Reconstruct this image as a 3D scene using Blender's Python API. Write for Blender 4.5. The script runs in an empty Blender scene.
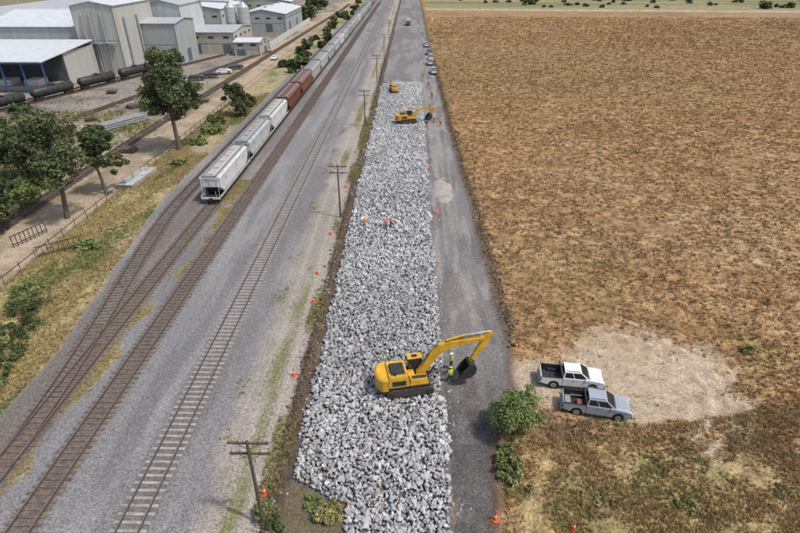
import bpy, bmesh, math, random
import numpy as np
from mathutils import Vector, Matrix
random.seed(7); rng=np.random.default_rng(7)
scene=bpy.context.scene
scene.view_settings.view_transform='Standard'; scene.view_settings.look='None'; scene.view_settings.exposure=0
COL=scene.collection

# ------------------------------------------------------------ noise helpers
def _h(ix,iy,s):
    n=(ix*374761393+iy*668265263+s*1442695041)&0x7fffffff
    n=((n^(n>>13))*1274126177)&0x7fffffff
    return ((n^(n>>16))&0xffff)/65535.0
def vn(x,y,s=0):
    ix=np.floor(x).astype(np.int64); iy=np.floor(y).astype(np.int64)
    fx=x-ix; fy=y-iy; fx=fx*fx*(3-2*fx); fy=fy*fy*(3-2*fy)
    a=_h(ix,iy,s);b=_h(ix+1,iy,s);c=_h(ix,iy+1,s);d=_h(ix+1,iy+1,s)
    return (a*(1-fx)+b*fx)*(1-fy)+(c*(1-fx)+d*fx)*fy
def fbm(x,y,size,s=0,o=4):
    x=np.asarray(x,float)/size+31.7;y=np.asarray(y,float)/size+17.3
    t=0;a=.5;n=0
    for i in range(o):
        t=t+a*vn(x,y,s+i*7);n+=a;a*=.5;x,y=x*1.73-y*1.06+5.1,y*1.73+x*1.06+9.2
    return t/n
def ss(x,a,b):
    t=np.clip((x-a)/(b-a),0,1);return t*t*(3-2*t)
def band(x,a,b,w): return ss(x,a-w,a+w)*(1-ss(x,b-w,b+w))
def mixc(c,col,m): return c*(1-m[...,None])+np.array(col)*m[...,None]

# ------------------------------------------------------------ materials
MATS={}
def mat(name,col,rough=.8,var=.12,scale=2.0,metal=0.0,spec=.3,bump=0.0,stretch=None):
    if name in MATS:return MATS[name]
    m=bpy.data.materials.new(name);m.use_nodes=True;nt=m.node_tree;N=nt.nodes;L=nt.links
    b=N['Principled BSDF'];b.inputs['Roughness'].default_value=rough
    b.inputs['Metallic'].default_value=metal;b.inputs['Specular IOR Level'].default_value=spec
    tc=N.new('ShaderNodeTexCoord');no=N.new('ShaderNodeTexNoise');no.inputs['Scale'].default_value=scale
    no.inputs['Detail'].default_value=6
    if stretch:
        mp=N.new('ShaderNodeMapping');mp.inputs['Scale'].default_value=stretch
        L.new(tc.outputs['Object'],mp.inputs['Vector']);L.new(mp.outputs[0],no.inputs['Vector'])
    else: L.new(tc.outputs['Object'],no.inputs['Vector'])
    mr=N.new('ShaderNodeMapRange');mr.inputs['From Min'].default_value=.3;mr.inputs['From Max'].default_value=.7
    mr.inputs['To Min'].default_value=1-var;mr.inputs['To Max'].default_value=1+var
    L.new(no.outputs['Fac'],mr.inputs['Value'])
    vm=N.new('ShaderNodeVectorMath');vm.operation='SCALE';vm.inputs[0].default_value=col
    L.new(mr.outputs[0],vm.inputs['Scale']);L.new(vm.outputs[0],b.inputs['Base Color'])
    if bump:
        bp=N.new('ShaderNodeBump');bp.inputs['Strength'].default_value=bump;bp.inputs['Distance'].default_value=.05
        L.new(no.outputs['Fac'],bp.inputs['Height']);L.new(bp.outputs[0],b.inputs['Normal'])
    MATS[name]=m;return m
def corr(name,col,freq=3.0,rough=.5):
    """corrugated sheet cladding with streaks"""
    m=mat(name,col,rough,.10,.6,stretch=(1,1,.15));nt=m.node_tree;N=nt.nodes;L=nt.links
    tc=N.new('ShaderNodeTexCoord');sx=N.new('ShaderNodeSeparateXYZ');L.new(tc.outputs['Object'],sx.inputs[0])
    ad=N.new('ShaderNodeMath');ad.operation='ADD';L.new(sx.outputs[0],ad.inputs[0]);L.new(sx.outputs[1],ad.inputs[1])
    mu=N.new('ShaderNodeMath');mu.operation='MULTIPLY';mu.inputs[1].default_value=freq*6.283;L.new(ad.outputs[0],mu.inputs[0])
    si=N.new('ShaderNodeMath');si.operation='SINE';L.new(mu.outputs[0],si.inputs[0])
    bp=N.new('ShaderNodeBump');bp.inputs['Strength'].default_value=.5;bp.inputs['Distance'].default_value=.05
    L.new(si.outputs[0],bp.inputs['Height']);L.new(bp.outputs[0],N['Principled BSDF'].inputs['Normal'])
    return m
def attrmat(name,var=.25,scale=6.0,rough=.95,spec=.1,ground=False):
    m=bpy.data.materials.new(name);m.use_nodes=True;nt=m.node_tree;N=nt.nodes;L=nt.links
    b=N['Principled BSDF'];b.inputs['Roughness'].default_value=rough;b.inputs['Specular IOR Level'].default_value=spec
    at=N.new('ShaderNodeAttribute');at.attribute_name='Col'
    geo=N.new('ShaderNodeNewGeometry')
    no=N.new('ShaderNodeTexNoise');no.inputs['Scale'].default_value=scale;no.inputs['Detail'].default_value=5;no.inputs['Roughness'].default_value=.7
    L.new(geo.outputs['Position'],no.inputs['Vector'])
    mr=N.new('ShaderNodeMapRange');mr.inputs['From Min'].default_value=.3;mr.inputs['From Max'].default_value=.7
    mr.inputs['To Min'].default_value=1-var;mr.inputs['To Max'].default_value=1+var;mr.clamp=False
    L.new(no.outputs['Fac'],mr.inputs['Value'])
    vm=N.new('ShaderNodeVectorMath');vm.operation='SCALE'
    L.new(at.outputs['Color'],vm.inputs[0]);L.new(mr.outputs[0],vm.inputs['Scale'])
    out=vm.outputs[0]
    if ground:
        n2=N.new('ShaderNodeTexNoise');n2.inputs['Scale'].default_value=.8;n2.inputs['Detail'].default_value=9;n2.inputs['Roughness'].default_value=.72
        L.new(geo.outputs['Position'],n2.inputs['Vector'])
        r2=N.new('ShaderNodeMapRange');r2.inputs['From Min'].default_value=.38;r2.inputs['From Max'].default_value=.62
        r2.inputs['To Min'].default_value=.42;r2.inputs['To Max'].default_value=1.42
        L.new(n2.outputs['Fac'],r2.inputs['Value'])
        mx=N.new('ShaderNodeMix');mx.data_type='FLOAT';mx.inputs['A'].default_value=1.0
        L.new(at.outputs['Alpha'],mx.inputs['Factor']);L.new(r2.outputs[0],mx.inputs['B'])
        v2=N.new('ShaderNodeVectorMath');v2.operation='SCALE';L.new(out,v2.inputs[0]);L.new(mx.outputs[0],v2.inputs['Scale']);out=v2.outputs[0]
        vo=N.new('ShaderNodeTexVoronoi');vo.inputs['Scale'].default_value=12;L.new(geo.outputs['Position'],vo.inputs['Vector'])
        sp=N.new('ShaderNodeSeparateColor');L.new(vo.outputs['Color'],sp.inputs[0])
        r3=N.new('ShaderNodeMapRange');r3.inputs['To Min'].default_value=.62;r3.inputs['To Max'].default_value=1.38;L.new(sp.outputs[0],r3.inputs['Value'])
        v3=N.new('ShaderNodeVectorMath');v3.operation='SCALE';L.new(out,v3.inputs[0]);L.new(r3.outputs[0],v3.inputs['Scale']);out=v3.outputs[0]
        bp=N.new('ShaderNodeBump');bp.inputs['Strength'].default_value=.7;bp.inputs['Distance'].default_value=.08
        L.new(no.outputs['Fac'],bp.inputs['Height']);L.new(bp.outputs[0],b.inputs['Normal'])
    L.new(out,b.inputs['Base Color']);return m
M_GROUND=attrmat('ground_surface',.22,5.0,.95,.1,True)
M_VEG=attrmat('vegetation',.15,8,.9,.1)
M_ROCK=attrmat('quarry_rock',.16,7,.85,.2)

# ------------------------------------------------------------ mesh builders
def npmesh(name,V,F,col=None,material=None,smooth=False):
    V=np.ascontiguousarray(V,dtype=np.float32);F=np.ascontiguousarray(F,dtype=np.int32);k=F.shape[1]
    me=bpy.data.meshes.new(name);me.vertices.add(len(V));me.vertices.foreach_set('co',V.ravel())
    me.loops.add(F.size);me.loops.foreach_set('vertex_index',F.ravel())
    me.polygons.add(len(F));me.polygons.foreach_set('loop_start',np.arange(0,F.size,k,dtype=np.int32))
    try: me.polygons.foreach_set('loop_total',np.full(len(F),k,dtype=np.int32))
    except Exception: pass
    me.update(calc_edges=True)
    me.polygons.foreach_set('use_smooth',np.full(len(F),smooth,dtype=bool))
    if col is not None:
        c=np.ones((len(V),4),dtype=np.float32);c[:,:col.shape[1]]=col
        a=me.color_attributes.new('Col','FLOAT_COLOR','POINT');a.data.foreach_set('color',c.ravel())
    if material:me.materials.append(material)
    return me
def obj(name,me,parent=None,loc=(0,0,0),rz=0):
    o=bpy.data.objects.new(name,me);COL.objects.link(o);o.location=loc;o.rotation_euler=(0,0,rz)
    if parent:o.parent=parent
    return o
class MB:
    def __init__(s):s.v=[];s.f=[];s.m=[];s.mats=[]
    def add(s,vs,fs,mt):
        if mt not in s.mats:s.mats.append(mt)
        i=s.mats.index(mt);o=len(s.v);s.v+=[tuple(p) for p in vs]
        for f in fs:s.f.append([o+a for a in f]);s.m.append(i)
    def box(s,x0,x1,y0,y1,z0,z1,mt):
        s.frust((x0,x1,y0,y1,z0),(x0,x1,y0,y1,z1),mt)
    def frust(s,b,t,mt):
        vs=[(b[0],b[2],b[4]),(b[1],b[2],b[4]),(b[1],b[3],b[4]),(b[0],b[3],b[4]),(t[0],t[2],t[4]),(t[1],t[2],t[4]),(t[1],t[3],t[4]),(t[0],t[3],t[4])]
        s.add(vs,[(3,2,1,0),(4,5,6,7),(0,1,5,4),(1,2,6,5),(2,3,7,6),(3,0,4,7)],mt)
    def py(s,prof,y0,y1,mt):
        n=len(prof);vs=[(x,y0,z) for x,z in prof]+[(x,y1,z) for x,z in prof]
        s.add(vs,[list(range(n)),list(range(2*n-1,n-1,-1))]+[(i,(i+1)%n,n+(i+1)%n,n+i) for i in range(n)],mt)
    def px(s,prof,x0,x1,mt):
        n=len(prof);vs=[(x0,y,z) for y,z in prof]+[(x1,y,z) for y,z in prof]
        s.add(vs,[list(range(n)),list(range(2*n-1,n-1,-1))]+[(i,(i+1)%n,n+(i+1)%n,n+i) for i in range(n)],mt)
    def tube(s,pts,rad,n,mt,caps=True):
        pts=[Vector(p) for p in pts]
        if not isinstance(rad,(list,tuple)):rad=[rad]*len(pts)
        vs=[];fs=[]
        for i,p in enumerate(pts):
            d=(pts[min(i+1,len(pts)-1)]-pts[max(i-1,0)]).normalized()
            a=d.cross(Vector((0,0,1)) if abs(d.z)<.9 else Vector((1,0,0))).normalized();b=d.cross(a)
            for k in range(n):
                t=2*math.pi*k/n;vs.append(p+rad[i]*(a*math.cos(t)+b*math.sin(t)))
        for i in range(len(pts)-1):
            for k in range(n):fs.append((i*n+k,i*n+(k+1)%n,(i+1)*n+(k+1)%n,(i+1)*n+k))
        if caps:fs+= [list(range(n-1,-1,-1)),[(len(pts)-1)*n+k for k in range(n)]]
        s.add(vs,fs,mt)
    def panel(s,P,u0,u1,v0,v1,off,mt,center):
        P=[Vector(p) for p in P];c=Vector(center)
        def q(u,v):return (P[0]*(1-u)+P[1]*u)*(1-v)+(P[3]*(1-u)+P[2]*u)*v
        nn=(P[1]-P[0]).cross(P[3]-P[0]).normalized()
        if nn.dot((P[0]+P[2])/2-c)<0:nn=-nn
        Q=[q(u0,v0),q(u1,v0),q(u1,v1),q(u0,v1)]
        vs=[p+nn*off for p in Q]+[p-nn*.01 for p in Q]
        s.add(vs,[(0,1,2,3),(0,1,5,4),(1,2,6,5),(2,3,7,6),(3,0,4,7)],mt)
    def mesh(s,name,smooth=False):
        me=bpy.data.meshes.new(name);me.from_pydata(s.v,[],s.f)
        for m in s.mats:me.materials.append(m)
        me.polygons.foreach_set('material_index',s.m)
        bm=bmesh.new();bm.from_mesh(me);bmesh.ops.recalc_face_normals(bm,faces=bm.faces);bm.to_mesh(me);bm.free()
        if smooth:
            for p in me.polygons:p.use_smooth=True
        me.update();return me
def group(name,parts,loc=(0,0,0),rz=0,bevel={},scale=1):
    e=bpy.data.objects.new(name,None);COL.objects.link(e);e.location=loc;e.rotation_euler=(0,0,rz);e.scale=(scale,)*3 if not isinstance(scale,tuple) else scale
    e.empty_display_size=.5
    for k,me in parts.items():
        o=obj(k,me,e)
        if k in bevel:
            b=o.modifiers.new('bevel','BEVEL');b.width=bevel[k];b.segments=2;b.limit_method='ANGLE';b.angle_limit=math.radians(40)
    return e

# ------------------------------------------------------------ colours of the land
def fieldedge(y):  # right side of the service road
    return np.interp(y,[0,20,28,34,45,90,120,230,420],[5.2,5.6,6.4,9.3,9.7,9.1,8.4,7.5,7.2])+(fbm(y,np.asarray(y)*0+3,6,140)-.5)*.9
def clr(x,y):
    w=fbm(x,y,3.5,144)-.5
    r1=np.sqrt(((x-20.8)/7.6)**2+((y-38.4)/4.6)**2)
    r2=np.sqrt(((x-13)/7.5)**2+((y-35.8)/3.5)**2)
    r3=np.sqrt(((x-20)/7.3)**2+((y-33.9)/2.4)**2)
    return np.minimum(np.minimum(r1,r2),r3)+w*1.0
def streak(x,y):
    u=x*.93-y*.36;v=x*.36+y*.93
    return fbm(u*.10,v,1.7,151,3)
def ground(x,y):
    x=np.asarray(x,float);y=np.asarray(y,float)
    wn=fbm(x,y,2.5,3)-.5; xw=x+wn*1.0
    nb=fbm(x,y,22,11); nm=fbm(x,y,5,12); nf=fbm(x,y,1.2,13,3)
    st=streak(x,y)
    c=np.zeros(x.shape+(3,))+np.array([.365,.222,.105])
    c=mixc(c,[.285,.162,.072],ss(nb,.42,.68)*.65)
    c=mixc(c,[.43,.29,.155],ss(nm,.5,.72)*.5)
    c=mixc(c,[.41,.29,.165],ss(fbm(x*.6,y,40,16),.5,.7)*.5)
    c=mixc(c,[.44,.305,.17],ss(st,.52,.66)*.45*(1-ss(y,200,320)))
    c=mixc(c,[.23,.135,.062],(1-ss(st,.34,.47))*.5*(1-ss(y,200,320)))
    c=mixc(c,[.225,.135,.062],ss(nf,.52,.7)*.45)
    c=mixc(c,[.25,.195,.09],ss(fbm(x,y,60,15),.56,.72)*.3)
    a=np.ones(x.shape)*.95
    # near right rough grass
    m=(1-ss(y+wn*9+(nb-.5)*8,25,34))*ss(x,6,8)
    c=mixc(c,[.38,.30,.145],m*.6)
    c=mixc(c,[.19,.195,.07],m*ss(nm,.55,.68)*.4)
    c=mixc(c,[.17,.11,.068],ss(fbm(x,y,4,21),.48,.6)*band(y+wn*4,28,32,1.8)*ss(x,8,10)*.7)
    c=mixc(c,[.16,.17,.05],np.exp(-(((x-33)/2.2)**2+((y-41)/4)**2))*.4)
    # clearing by the pick-ups
    mc=1-ss(clr(x,y),.7,1.25)
    c=mixc(c,[.45,.36,.255],mc*.9)
    c=mixc(c,[.35,.25,.155],mc*ss(nm,.42,.64)*.55)
    rr=np.hypot((x-17.5),(y-36.3)*1.15)
    ring=(np.exp(-((rr-10.2)/.35)**2)+np.exp(-((rr-8.6)/.4)**2)+np.exp(-((rr-7.0)/.25)**2)*.7+np.exp(-((rr-11.4)/.25)**2)*.6)*ss(x,19,23)*ss(nf,.3,.55)
    c=mixc(c,[.56,.47,.35],np.clip(ring,0,1)*.65);a=a*(1-.6*mc)
    # service road
    e=fieldedge(y)
    mr=band(xw*.5+x*.5,2.6,e,.45)
    rc=np.zeros(x.shape+(3,))+np.array([.20,.187,.176])
    rc=mixc(rc,[.31,.285,.26],ss(fbm(x*3,y*.35,3,31),.46,.64)*.7)
    rc=mixc(rc,[.13,.115,.107],ss(fbm(x*2,y*.5,4,33),.5,.64)*.6)
    for q in(4.1,5.8,7.0):rc=mixc(rc,[.30,.275,.25],np.exp(-((x-q-.5*np.sin(y*.05+q))/.25)**2)*.6*ss(fbm(x,y,8,35),.35,.5))
    dk=1-ss(y+wn*5,31,43)
    rc=mixc(rc,[.09,.083,.08],dk*.85)
    rc=mixc(rc,[.24,.21,.18],dk*ss(nf,.5,.72)*.35)
    rc=mixc(rc,[.115,.08,.056],(1-ss(np.abs(x-e+.25),.15,.9))*.75)
    c=c*(1-mr[...,None])+rc*mr[...,None];a=a*(1-mr*.9)
    ml=np.exp(-((xw-e-.35)/.45)**2)*ss(y,41,46)*.75
    c=mixc(c,[.13,.09,.058],ml)
    # embankment core beneath the rocks
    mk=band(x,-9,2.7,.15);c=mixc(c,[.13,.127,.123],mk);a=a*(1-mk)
    far=mk*ss(y+wn*8,162,172);c=mixc(c,[.19,.178,.165],far)
    far2=far*ss(fbm(x*1.5,y*.3,6,39),.45,.6);c=mixc(c,[.26,.25,.24],far2*.8)
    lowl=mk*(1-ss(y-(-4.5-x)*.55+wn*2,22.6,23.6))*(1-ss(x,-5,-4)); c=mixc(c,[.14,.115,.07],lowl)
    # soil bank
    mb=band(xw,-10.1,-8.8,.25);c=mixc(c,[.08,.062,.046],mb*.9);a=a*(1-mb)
    # dirt path
    mp=1-ss(xw,-10.4,-9.9)
    pc=np.zeros(x.shape+(3,))+np.array([.35,.31,.26])
    pc=mixc(pc,[.25,.22,.185],ss(nm,.43,.63)*.6)
    for q in(-11.4,-13.2):pc=mixc(pc,[.42,.375,.31],np.exp(-((x-q-.3*np.sin(y*.06))/.3)**2)*.5)
    gs=np.exp(-((xw+12.3)/.5)**2)*ss(fbm(x,y*.3,5,41),.42,.57)
    pc=mixc(pc,[.19,.20,.075],gs*.8)
    ge=np.exp(-((xw+10.6)/.4)**2)*ss(fbm(x,y*.4,4,42),.45,.6);pc=mixc(pc,[.17,.17,.07],ge*.8)
    c=c*(1-mp[...,None])+pc*mp[...,None];a=a*(1-mp)
    # ballast
    mq=1-ss(xw+wn*.8,-15.4,-14.0)
    qc=np.zeros(x.shape+(3,))+np.array([.222,.213,.208])
    qc=mixc(qc,[.295,.281,.27],ss(fbm(x*2,y*.5,6,51),.43,.63)*.55)
    qc=mixc(qc,[.165,.155,.149],ss(fbm(x*3,y*.25,5,57),.48,.64)*.65)
    for tx,s_ in((-18.8,.35),(-26,.75),(-30.5,.75)):
        qc=mixc(qc,[.14,.11,.088],np.exp(-((x-tx)/1.1)**4)*s_)
    qc=mixc(qc,[.16,.13,.105],band(x,-35,-28.9,1.)*.55)
    qc=mixc(qc,[.09,.075,.065],np.exp(-((x+26)/.35)**2)*ss(fbm(x,y*.3,4,58),.4,.6)*.6)
    gb=np.exp(-((xw+28.3)/.75)**2)*ss(fbm(x,y*.6,7,52),.45,.53)*(1-ss(y,78,90)); qc=mixc(qc,[.33,.28,.13],gb*.8)
    c=c*(1-mq[...,None])+qc*mq[...,None]
    # grass verge
    gl=np.interp(y,[0,40,75,500],[-33.5,-34.0,-38.6,-38.6])
    mg=1-ss(xw-gl,-.9,.3)
    gc=np.zeros(x.shape+(3,))+np.array([.36,.295,.15])
    gc=mixc(gc,[.16,.18,.068],ss(fbm(x*1.6,y*.45,6,61),.46,.60)*.85)
    gc=mixc(gc,[.38,.30,.20],ss(fbm(x,y,9,62),.52,.65)*.75)
    c=c*(1-mg[...,None])+gc*mg[...,None];a=np.where(mg>.5,.6,a)
    # left dirt road + sidings
    gl2=np.interp(y,[0,50,75,100,500],[-46.5,-46.5,-47.5,-47.5,-45])
    md=1-ss(xw-gl2,-.9,.5)
    dc=np.zeros(x.shape+(3,))+np.array([.42,.325,.225])
    dc=mixc(dc,[.28,.215,.145],ss(nm,.46,.64)*.65)
    dc=mixc(dc,[.20,.175,.09],ss(fbm(x,y*.4,6,66),.48,.58)*.8*band(x,-60,-53,2))
    c=c*(1-md[...,None])+dc*md[...,None];a=np.where(md>.5,.3,a)
    mv=1-ss(xw,-60.5,-58.5)
    vc=np.zeros(x.shape+(3,))+np.array([.28,.235,.16])
    vc=mixc(vc,[.10,.12,.05],ss(fbm(x,y,10,71),.42,.55)*.9*(1-ss(y,105,130)))
    yard=ss(y+wn*8+(nb-.5)*30,114,130);vc=mixc(vc,[.255,.23,.20],yard*.85)
    vc=mixc(vc,[.16,.14,.12],yard*ss(fbm(x*.6,y*1.5,9,73),.46,.6)*.75)
    vc=mixc(vc,[.34,.28,.205],yard*ss(fbm(x,y,7,74),.54,.66)*.7)
    c=c*(1-mv[...,None])+vc*mv[...,None];a=np.where(mv>.5,.5,a)
    fl=(1-ss(x,-75,-60))*ss(y,300,340)
    c=mixc(c,[.22,.20,.11],fl*.8)
    yy=y+wn*10-(x-8)*(-.06)
    fr=ss(x,8,12)*ss(yy,398,404);c=mixc(c,[.33,.27,.15],fr)
    c=mixc(c,[.50,.43,.33],ss(x,8,12)*band(yy,408,416,3)*.9)
    c=mixc(c,[.19,.195,.09],ss(x,8,12)*ss(yy,425,450)*ss(fbm(x*.15,y,24,77),.38,.52)*.9)
    allf=ss(y,520,640);c=mixc(c,[.24,.22,.125],allf*.8)
    return c,np.clip(a,0,1)
def gheight(x,y):
    x=np.asarray(x,float);y=np.asarray(y,float)
    e=fieldedge(y)
    m=ss(x,e+.3,e+1.8)
    clear=1-ss(clr(x,y),.8,1.3)
    z=m*(1-clear)*(fbm(x,y,1.6,81,3)*.45+fbm(x,y,9,82,2)*.25-.16)
    z=z+np.exp(-((x-e-.35)/.35)**2)*.28*fbm(x,y,1.0,87)*(y>30)
    mg=1-ss(x,-39,-36.5);mg2=mg*ss(x,-48,-46)
    z=z+mg2*(fbm(x,y,2,83,3)*.3+fbm(x,y,7,84)*.3-.2)
    z=z-mg*.15*(1-mg2)
    z=z+np.exp(-((x+9.7)/.4)**2)*(.15+.45*fbm(x,y,1.5,85))*(y>0)
    z=z+(1-ss(x,-60,-58))*(fbm(x,y,6,86)*.3-.1)*(1-ss(y,110,120))
    z=z+band(x,-9,2.7,.4)*.12
    return z
def tgrid(xs,ys,zoff=0,usez=True):
    X,Y=np.meshgrid(xs,ys);c,a=ground(X,Y);Z=(gheight(X,Y) if usez else 0*X)+zoff
    nx=len(xs);ny=len(ys);V=np.stack([X,Y,Z],-1).reshape(-1,3)
    i=np.arange(nx*ny).reshape(ny,nx);F=np.stack([i[:-1,:-1],i[:-1,1:],i[1:,1:],i[1:,:-1]],-1).reshape(-1,4)
    return V,F,np.concatenate([c,a[...,None]],-1).reshape(-1,4)
def ar(a,b,s):return np.arange(a,b,s)
geo=lambda a,b,n:np.geomspace(a,b,n)
xs=np.concatenate([-geo(5000,150,26),ar(-145,-62,1.2),ar(-62,-36,.5),ar(-36,34,.25),ar(34,80,.5),ar(80,200,1.6),geo(205,5000,26)])
ys=np.concatenate([-geo(1500,10,10),ar(-6,14,1),ar(14,60,.25),ar(60,120,.4),ar(120,250,1.),ar(250,520,2.2),geo(525,9000,36)])
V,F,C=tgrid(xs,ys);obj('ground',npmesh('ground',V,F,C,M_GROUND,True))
V,F,C=tgrid(ar(3.0,6.2,.2),np.concatenate([ar(10,120,.3),ar(120,420,1.2)]),.03,False);obj('gravel_service_road',npmesh('gravel_service_road',V,F,C,M_GROUND,True))
V,F,C=tgrid(ar(-14.2,-11.2,.2),np.concatenate([ar(10,120,.3),ar(120,420,1.2)]),.03,False);obj('dirt_path',npmesh('dirt_path',V,F,C,M_GROUND,True))
V,F,C=tgrid(ar(-33.0,-15.4,.25),np.concatenate([ar(10,120,.35),ar(120,480,1.2)]),.04,False);obj('railway_ballast_bed',npmesh('railway_ballast_bed',V,F,C,M_GROUND,True))
V,F,C=tgrid(ar(-53.5,-48.5,.4),np.concatenate([ar(30,400,1.)]),.02,False);obj('dirt_access_road',npmesh('dirt_access_road',V,F,C,M_GROUND,True))

# ------------------------------------------------------------ scatter
def rotz(a):
    c,s=np.cos(a),np.sin(a);z=np.zeros_like(a);o=z+1
    return np.stack([np.stack([c,-s,z],-1),np.stack([s,c,z],-1),np.stack([z,z,o],-1)],-2)
def randrot(n):
    q=rng.normal(size=(n,4));q/=np.linalg.norm(q,axis=1)[:,None];w,x,y,z=q.T
    return np.stack([np.stack([1-2*(y*y+z*z),2*(x*y-w*z),2*(x*z+w*y)],-1),np.stack([2*(x*y+w*z),1-2*(x*x+z*z),2*(y*z-w*x)],-1),np.stack([2*(x*z-w*y),2*(y*z+w*x),1-2*(x*x+y*y)],-1)],-2)
def scatter_arrays(bases,pos,R,S,col,tip=None):
    k=rng.integers(0,len(bases),len(pos));Vs=[];Fs=[];Cs=[];o=0
    for b,(bv,bf) in enumerate(bases):
        s=k==b;n=s.sum()
        if n==0:continue
        vv=bv[None]*S[s][:,None,:];vv=np.einsum('nij,nkj->nki',R[s],vv)+pos[s][:,None,:]
        cc=np.repeat(col[s][:,None,:],len(bv),1)
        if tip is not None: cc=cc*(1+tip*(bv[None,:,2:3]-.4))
        ff=bf[None]+(np.arange(n)*len(bv))[:,None,None]+o
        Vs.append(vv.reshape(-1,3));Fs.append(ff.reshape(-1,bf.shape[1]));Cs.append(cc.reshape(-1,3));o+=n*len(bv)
    return np.concatenate(Vs),np.concatenate(Fs),np.concatenate(Cs)
def rockbase(npts,n):
    out=[]
    for i in range(n):
        bm=bmesh.new();sc=np.array([1,rng.uniform(.6,.95),rng.uniform(.5,.85)])
        for _ in range(npts):
            d=rng.normal(size=3);d/=np.linalg.norm(d);d=np.sign(d)*np.abs(d)**.75;d=d/np.linalg.norm(d)*rng.uniform(.85,1.1)
            bm.verts.new(d*sc)
        r=bmesh.ops.convex_hull(bm,input=bm.verts)
        for q in [q for q in bm.verts if not q.link_faces]:bm.verts.remove(q)
        bm.verts.index_update();v=np.array([p.co[:] for p in bm.verts]);f=np.array([[q.index for q in p.verts] for p in bm.faces]);bm.free()
        out.append((v,f))
    return out
def rocks(y0,y1,sp,npts,smin,smax):
    ny=int((y1-y0)/sp);nx=int(11.7/sp)
    X,Y=np.meshgrid(np.linspace(-8.8,2.8,nx),np.linspace(y0,y1,ny));X=X.ravel();Y=Y.ravel()
    X=X+rng.uniform(-.5,.5,len(X))*sp*1.1;Y=Y+rng.uniform(-.5,.5,len(X))*sp*1.1
    k=~((X<-4.5)&(Y<23.2+(-4.5-X)*.55))
    k&=(X>-8.8+(fbm(Y,Y*0,2.5,5)-.5)*1.3)&(X<2.7+(fbm(Y,Y*0,2,6)-.5)*1.3)
    k&=(Y<161+8*fbm(X,Y,3,7))|(rng.random(len(X))<.02)
    X=X[k];Y=Y[k];n=len(X)
    e=np.minimum(X+9.3,3.4-X);h=.08+.28*ss(e,0,1.0)+.30*(fbm(X,Y,2.2,9)-.5)
    s=rng.uniform(smin,smax,n)*rng.choice([1,1,1,1.55,.7,.6],n)
    S=np.stack([s,s,s],-1);z=h-s*.1+rng.uniform(-.07,.12,n)
    g=rng.normal(.43,.08,n).clip(.2,.64);warm=rng.normal(.006,.012,n)
    big=1-.25*(fbm(X,Y,9,10)-.5)*2
    dust=ss(fbm(X,Y,5,207),.5,.66)*.5
    c=np.stack([g*big+warm,g*big,g*big*.99-warm],-1)
    c=c*(1-dust[:,None]*.3)+np.array([.38,.35,.31])*dust[:,None]*.3
    return scatter_arrays(rockbase(npts,24),np.stack([X,Y,z],-1),randrot(n),S,c)
A=rocks(15,60,.225,14,.12,.245);B=rocks(60,175,.29,11,.165,.30)
n=1300;X=np.where(rng.random(n)<.5,rng.normal(3.2,.5,n),rng.normal(-9.5,.5,n));Y=rng.uniform(17,160,n);s=rng.uniform(.06,.17,n)
k=(fbm(X*0,Y,4,19)>.45);X=X[k];Y=Y[k];s=s[k];g=rng.uniform(.25,.5,len(X))
D=scatter_arrays(rockbase(11,8),np.stack([X,Y,gheight(X,Y)+s*.3+.02],-1),randrot(len(X)),np.stack([s]*3,-1),np.stack([g*1.02,g,g*.97],-1))
def cat(arrs):
    o=0;Vs=[];Fs=[];Cs=[]
    for v,f,c in arrs:Vs.append(v);Fs.append(f+o);Cs.append(c);o+=len(v)
    return np.concatenate(Vs),np.concatenate(Fs),np.concatenate(Cs)
V,F,C=cat([A,B,D]);obj('rock_embankment',npmesh('rock_embankment',V,F,C,M_ROCK))
n=6500;Y=18+rng.random(n)**1.5*190;lft=rng.random(n)<.4;X=np.where(lft,rng.normal(-9.7,.35,n),fieldedge(Y)+rng.normal(.3,.4,n));k=lft|(Y>41);X=X[k];Y=Y[k]
s=rng.uniform(.05,.22,len(X));g=rng.uniform(.5,1.3,len(X))[:,None];c=np.array([.14,.10,.07])*g
V,F,C=scatter_arrays(rockbase(10,10),np.stack([X,Y,gheight(X,Y)+s*.2],-1),randrot(len(X)),np.stack([s,s,s],-1),c);obj('soil_clods',npmesh('soil_clods',V,F,C,M_ROCK))

def tuftbase(nb,n,spread=.45,w=.10):
    out=[]
    for i in range(n):
        v=[];f=[]
        for k in range(nb):
            a=rng.uniform(0,6.28);r0=rng.uniform(0,.3);r1=r0+rng.uniform(.1,spread)
            d=np.array([math.cos(a),math.sin(a),0]);a2=rng.uniform(0,6.28);p=np.array([math.cos(a2),math.sin(a2),0])
            hh=rng.uniform(.5,1)
            v+=[d*r0-p*w,d*r0+p*w,d*r1+np.array([0,0,hh])];f.append([3*k,3*k+1,3*k+2])
        out.append((np.array(v),np.array(f)))
    return out
TB=tuftbase(7,10,.6,.10);TB2=tuftbase(7,8,.8,.15)
def tufts(X,Y,size,hfac,cols,wts,flat=False,lo=.8,hi=1.22,blend=0):
    n=len(X);ci=rng.choice(len(cols),n,p=np.array(wts)/sum(wts))
    c=np.array(cols)[ci]
    if blend:c=c*(1-blend)+ground(X,Y)[0]*1.22*blend
    c=c*rng.uniform(lo,hi,n)[:,None]
    s=size*rng.uniform(.6,1.3,n);S=np.stack([s,s,s*hfac],-1)
    z=gheight(X,Y)-.02
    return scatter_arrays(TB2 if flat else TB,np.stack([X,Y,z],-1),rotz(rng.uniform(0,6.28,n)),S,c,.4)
def rnd(n,x0,x1,y0,y1):return rng.uniform(x0,x1,n),rng.uniform(y0,y1,n)
def build(name,arrs):
    V,F,C=cat(arrs);obj(name,npmesh(name,V,F,C,M_VEG))
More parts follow.
